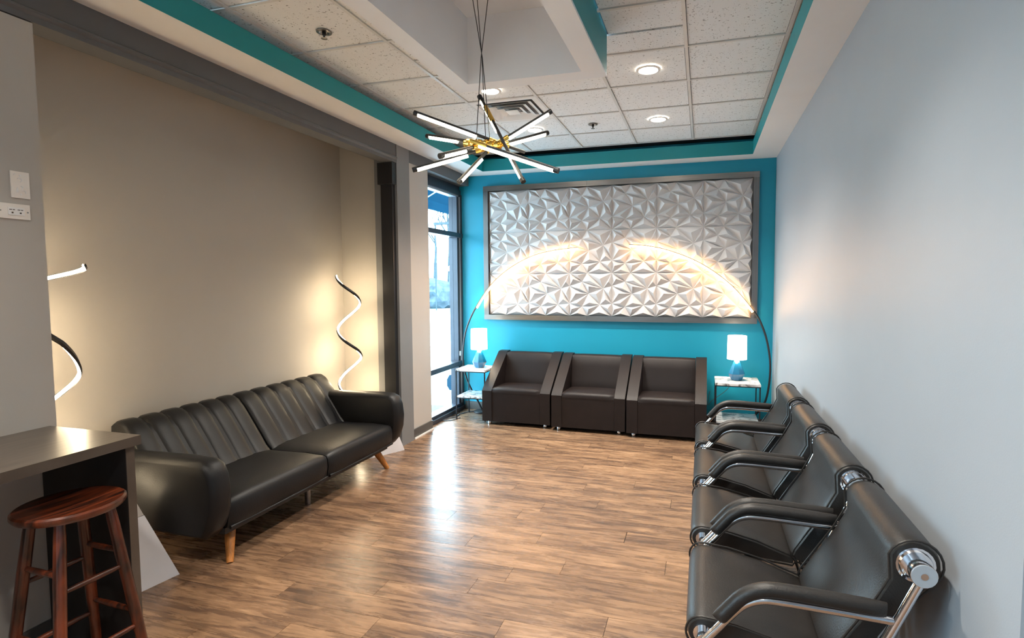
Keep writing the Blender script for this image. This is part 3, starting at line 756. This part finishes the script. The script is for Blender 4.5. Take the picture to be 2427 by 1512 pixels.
# ------------------------------------------------------------------ chandelier
def build_chandelier():
    C = Vector((-1.10, 2.60, 2.345)); cam = Vector((0, 0, 1.64))
    t = thing('rod_chandelier', 'black and gold starburst chandelier of glowing rods hanging from the tray', 'chandelier', C)
    fin('hub', tube(B(), [C+Vector((-.10, .0, .012)), C+Vector((.10, 0, -.012))], .019, 16), 'gold', t, smooth=.6)
    for dx in (-.075, -.045, -.015, .02, .055, .085):
        fin('hub_collar', tube(B(), [C+Vector((dx-.008, 0, .012-.12*(dx+.1)-.0)), C+Vector((dx+.008, 0, .010-.12*(dx+.1)))], .028, 16), 'gold', t, smooth=.6)
    # tip (x, z) and y, root (x, z, y) and where the glowing tube starts / ends along the rod
    R = [((-1.441, 2.517), 2.52, (-.89, 2.305), 2.66, .03, .56),
         ((-1.523, 2.478), 2.80, (-1.10, 2.355), 2.62, .05, .55),
         ((-1.187, 2.233), 2.30, (-1.08, 2.340), 2.58, .06, .55),
         ((-1.443, 2.224), 2.50, (-1.06, 2.335), 2.62, .05, .70),
         ((-1.178, 2.144), 2.48, (-1.05, 2.345), 2.62, .05, .66),
         ((-.854, 2.137), 2.52, (-1.1515, 2.626), 2.69, .03, .34),
         ((-.775, 2.531), 2.74, (-1.02, 2.345), 2.60, .05, .78),
         ((-.840, 2.468), 2.90, (-1.03, 2.340), 2.62, .05, .85),
         ((-.662, 2.165), 2.46, (-1.12, 2.34), 2.50, .04, .90)]
    for i, (a, ya, b, yb, l0, l1) in enumerate(R):
        a = Vector((a[0], ya, a[1])); b = Vector((b[0], yb, b[1]))
        rod = fin('rod', tube(B(), [a, b], .0085, 10), 'black', t, smooth=.6)
        off = Vector((0, 0, -.011))
        fin('light_tube', tube(B(), [a.lerp(b, l0)+off, a.lerp(b, l1)+off], .0095, 12), 'rod_led', rod, smooth=.6)
        fin('end_cap', tube(B(), [a+(a-b).normalized()*.004+off*.5, a.lerp(b, l0)+off*.5], .0135, 12), 'black', rod, smooth=.6)
        if i == 5:
            fin('light_tube', tube(B(), [b.lerp(a, .05)+off, b.lerp(a, .42)+off], .0095, 12), 'rod_led', rod, smooth=.6)
            fin('end_cap', tube(B(), [b+(b-a).normalized()*.004+off*.5, b.lerp(a, .05)+off*.5], .0135, 12), 'black', rod, smooth=.6)
        m = a.lerp(b, min(l1+.16, .80)) if i not in (0, 5) else a.lerp(b, .68)
        m2 = b if i not in (0, 5) else a.lerp(b, .86)
        fin('sleeve', tube(B(), [m, m2], .0125, 12), 'gold', rod, smooth=.6)
    K = Vector((-1.10, 2.60, 2.78))
    for dx, dy in ((-.035, 0), (.03, .03), (.03, -.03)):
        fin('cable', tube(B(), [C+Vector((dx, dy, .015)), K+Vector((dx*.1, dy*.1, 0)), Vector((-1.10-dx*2.2, 2.60-dy*2.2, 3.335))], .0022, 6), 'black', t)
    fin('canopy', lathe(B(), [(.11, 0), (.11, -.018), (.02, -.024)], (-1.10, 2.60, 3.339), 28), 'black', t, smooth=.6)
build_chandelier()

# ------------------------------------------------------------------ ceiling fittings
def build_downlight(x, y, label):
    t = thing('downlight', label, 'downlight', (x, y, ZC), 'round recessed ceiling downlights')
    fin('trim_ring', lathe(B(), [(.088, -.001), (.088, -.006), (.070, -.009), (.066, -.001)], (x, y, ZC), 28, caps=False), 'white', t, smooth=.6)
    fin('lens', lathe(B(), [(.067, -.002), (.060, -.004), (.002, -.005)], (x, y, ZC), 24), 'lens', t, smooth=.6)
    l = bpy.data.lights.new('downlight_beam', 'SPOT'); l.energy = DOWN_W; l.color = (1.0, .92, .81); l.spot_size = math.radians(118); l.spot_blend = 1.0; l.shadow_soft_size = .06
    o = bpy.data.objects.new('beam', l); COL.objects.link(o); o.parent = t; o.location = (0, 0, -.02)
for x, y, lb in ((-.40, 4.01, 'lit round downlight in the ceiling right of the tray'), (-.425, 5.23, 'lit round downlight near the back, between sprinkler and right cove'),
                 (-1.645, 5.23, 'lit round downlight behind the chandelier near the air vent'), (-1.655, 4.08, 'lit round downlight between the tray edge and the air vent'),
                 (-.40, 2.0, 'round downlight outside the view'), (-.42, .4, 'round downlight outside the view'), (-2.1, .4, 'round downlight outside the view'), (-.42, -1.4, 'round downlight outside the view'), (-2.1, -1.4, 'round downlight outside the view')):
    build_downlight(x, y, lb)

def build_vent():
    cx, cy = -1.65, 4.6095
    t = thing('air_vent', 'square white stepped air vent in the ceiling', 'air vent', (cx, cy, ZC))
    fin('backing', bx(cx-.295, cx+.295, cy-.295, cy+.295, ZC+.012, ZC+.016), 'pier_grey', t)
    def ring(n, a, b, z0, z1):
        # sloped square cone: outer half size a at z0, inner half size b at z1
        bm = B(); R_ = []
        for h, z in ((a, z0), (b, z1), (b-.004, z1+.002), (a-.004, z0+.004)):
            R_.append([bm.verts.new((cx+sx*h, cy+sy*h, z)) for sx, sy in ((-1, -1), (1, -1), (1, 1), (-1, 1))])
        for i in range(4):
            p, q = R_[i], R_[(i+1) % 4]
            for k in range(4): bm.faces.new((p[k], p[(k+1) % 4], q[(k+1) % 4], q[k]))
        fin(n, bm, 'white', t)
    ring('frame', .297, .255, ZC-.002, ZC-.004)
    ring('louvre', .235, .190, ZC-.012, ZC+.008); ring('louvre', .175, .130, ZC-.014, ZC+.006); ring('louvre', .115, .075, ZC-.016, ZC+.004)
    fin('louvre', bx(cx-.055, cx+.055, cy-.055, cy+.055, ZC-.018, ZC-.012), 'white', t, bevel=.004)
build_vent()
def build_sprinkler(x, y, label):
    t = thing('sprinkler_head', label, 'sprinkler', (x, y, ZC), 'ceiling sprinkler heads')
    fin('escutcheon', lathe(B(), [(.045, .002), (.045, -.004), (.030, -.007), (.02, .0)], (x, y, ZC), 24), 'satin', t, smooth=.6)
    fin('body', lathe(B(), [(.012, 0), (.012, -.018), (.006, -.024), (.005, -.036)], (x, y, ZC), 12), 'black', t, smooth=.6)
    fin('deflector', lathe(B(), [(.004, -.036), (.019, -.038), (.019, -.040), (.004, -.041)], (x, y, ZC), 16), 'satin', t, smooth=.6)
build_sprinkler(-2.245, 2.86, 'dark sprinkler head in the ceiling left of the tray')
build_sprinkler(-1.05, 5.225, 'small sprinkler head between the two back downlights')

# ------------------------------------------------------------------ power cords
def cord(pts, parent, r=.0035):
    fin('power_cord', tube(B(), smooth_path(pts, 8), r, 6), 'cord', parent, smooth=1)
cord([(-2.77, 6.19, .006), (-2.84, 6.10, .006), (-2.88, 5.98, .006), (-2.87, 5.86, .006), (-2.93, 5.76, .006), (-2.955, 5.70, .006), (-2.93, 5.66, .006), (-2.85, 5.70, .006), (-2.80, 5.84, .006)], ARC_L, .005)
cord([(.09, 6.24, .40), (.07, 6.23, .25), (.12, 6.24, .30), (.26, 6.22, .42), (.33, 6.20, .53)], ARC_R)

# ------------------------------------------------------------------ outdoors
def build_outdoors():
    g = fin('snowy_ground', bx(-90, XG-.12, -20, 110, -.30, -.12), 'snow', smooth=0); struct(g, 'snow covered ground outside')
    # canopy outside the window
    t = thing('awning', 'blue canvas awning with pale struts outside the window', 'awning', (-3.7, 6.9, 2.5))
    bm = B(); prism(bm, [(-3.16, 3.45), (-4.15, 2.93), (-4.15, 2.79), (-4.17, 2.79), (-4.17, 2.945), (-3.16, 3.47)], 4.2, 11.5); fin('canvas', bm, 'awning', t)
    for y in (5.1, 5.9, 6.7, 7.5, 8.3, 9.1, 9.9):
        fin('rib', tube(B(), [(-4.13, y, 2.935), (-3.16, y, 3.425)], .012, 8), 'alu_light', t)
    # octagonal sign
    s = thing('octagon_sign', 'pale blue octagonal sign on a post outside the window', 'sign', (-3.6, 7.22, -.12))
    n = Vector((.45, -.89, 0)); c = Vector((-3.6, 7.22, .14))
    bm = B(); rt = Vector((.89, .45, 0))*.62
    f1 = [bm.verts.new(c+rt*(.115*math.cos(PI/8+k*PI/4))+Vector((0, 0, .125*math.sin(PI/8+k*PI/4)))) for k in range(8)]
    f2 = [bm.verts.new(v.co-n*.01) for v in f1]
    bm.faces.new(f1); bm.faces.new(f2[::-1])
    for k in range(8): bm.faces.new((f1[k], f1[(k+1) % 8], f2[(k+1) % 8], f2[k]))
    fin('sign_face', bm, 'sign_blue', s)
    fin('post', tube(B(), [(-3.605, 7.24, -.12), (-3.605, 7.24, .27)], .010, 8), 'alu_light', s)
    # lamp pole
    p = thing('street_lamp', 'thin street lamp pole in the snow outside', 'street lamp', (-15.9, 30, -.12))
    fin('pole', tube(B(), [(-15.9, 30, -.12), (-15.9, 30, 5.2)], .04, 8), 'bark', p); fin('lamp_head', bx(-15.95, -14.7, 29.9, 30.1, 5.15, 5.3), 'bark', p)
    # house
    h = thing('house', 'pale house with a snowy roof across the snow', 'house', (-15.2, 36, -.12))
    fin('wall', bx(-18.0, -12.5, 36, 41, -.12, 2.5), 'bldg', h)
    fin('roof', prism(B(), [(-18.4, 2.45), (-15.25, 4.4), (-12.1, 2.45)], 35.6, 41.4), 'roofsnow', h)
    fin('chimney', bx(-16.4, -15.9, 37.5, 38, 3.4, 5.2), 'bldg', h)
    for x in (-17.2, -15.6, -14.0): fin('window', bx(x, x+.8, 35.96, 36.02, .8, 1.9), 'alu', h)
    # shrubs
    rnd = random.Random(3)
    for i, (x, y, r) in enumerate(((-17.6, 33.0, 1.5), (-21.4, 34.0, 1.7))):
        bm = B(); bmesh.ops.create_icosphere(bm, subdivisions=3, radius=r)
        for v in bm.verts: v.co *= rnd.uniform(.82, 1.1); v.co.z *= .8
        bmesh.ops.translate(bm, verts=bm.verts, vec=(x, y, .7))
        o = fin('frosted_shrub', bm, 'hedge', origin=(x, y, -.12), smooth=.5)
        tag(o, ('round frosted shrub beside the house', 'larger frosted shrub left of the house')[i], 'shrub', 'frosted shrubs')
    # bare trees
    def tree(x, y, H, seed, label):
        rn = random.Random(seed); t = thing('bare_tree', label, 'tree', (x, y, -.12), 'bare winter trees outside')
        bm = B()
        def br(p, d, l, r, dep):
            q = p+d*l; m = p+d*l*.5+Vector((rn.uniform(-.06, .06), rn.uniform(-.06, .06), 0))*l
            tube(bm, [p, m, q], r, 5, rad=[r, r*.8, r*.6])
            if dep:
                for _ in range(3):
                    nd = (d+Vector((rn.uniform(-.8, .8), rn.uniform(-.8, .8), rn.uniform(-.1, .6)))).normalized()
                    br(p.lerp(q, rn.uniform(.55, 1)), nd, l*rn.uniform(.55, .75), r*.55, dep-1)
        fin('trunk', tube(B(), [(x, y, -.12), (x+.1, y, H*.35)], .2, 8, rad=[H*.022, H*.016]), 'bark', t)
        br(Vector((x+.1, y, H*.34)), Vector((rn.uniform(-.1, .1), 0, 1)), H*.28, H*.013, 4)
        fin('branches', bm, 'bark', t)
    tree(-9.4, 19.5, 7.5, 1, 'nearest bare tree reaching over the upper window pane')
    tree(-18.8, 38, 9, 5, 'bare tree left of the house')
    tree(-21.5, 43, 11, 8, 'tall bare tree behind the house')
    tree(-24.5, 46, 10, 12, 'bare tree farthest left outside the window')
build_outdoors()
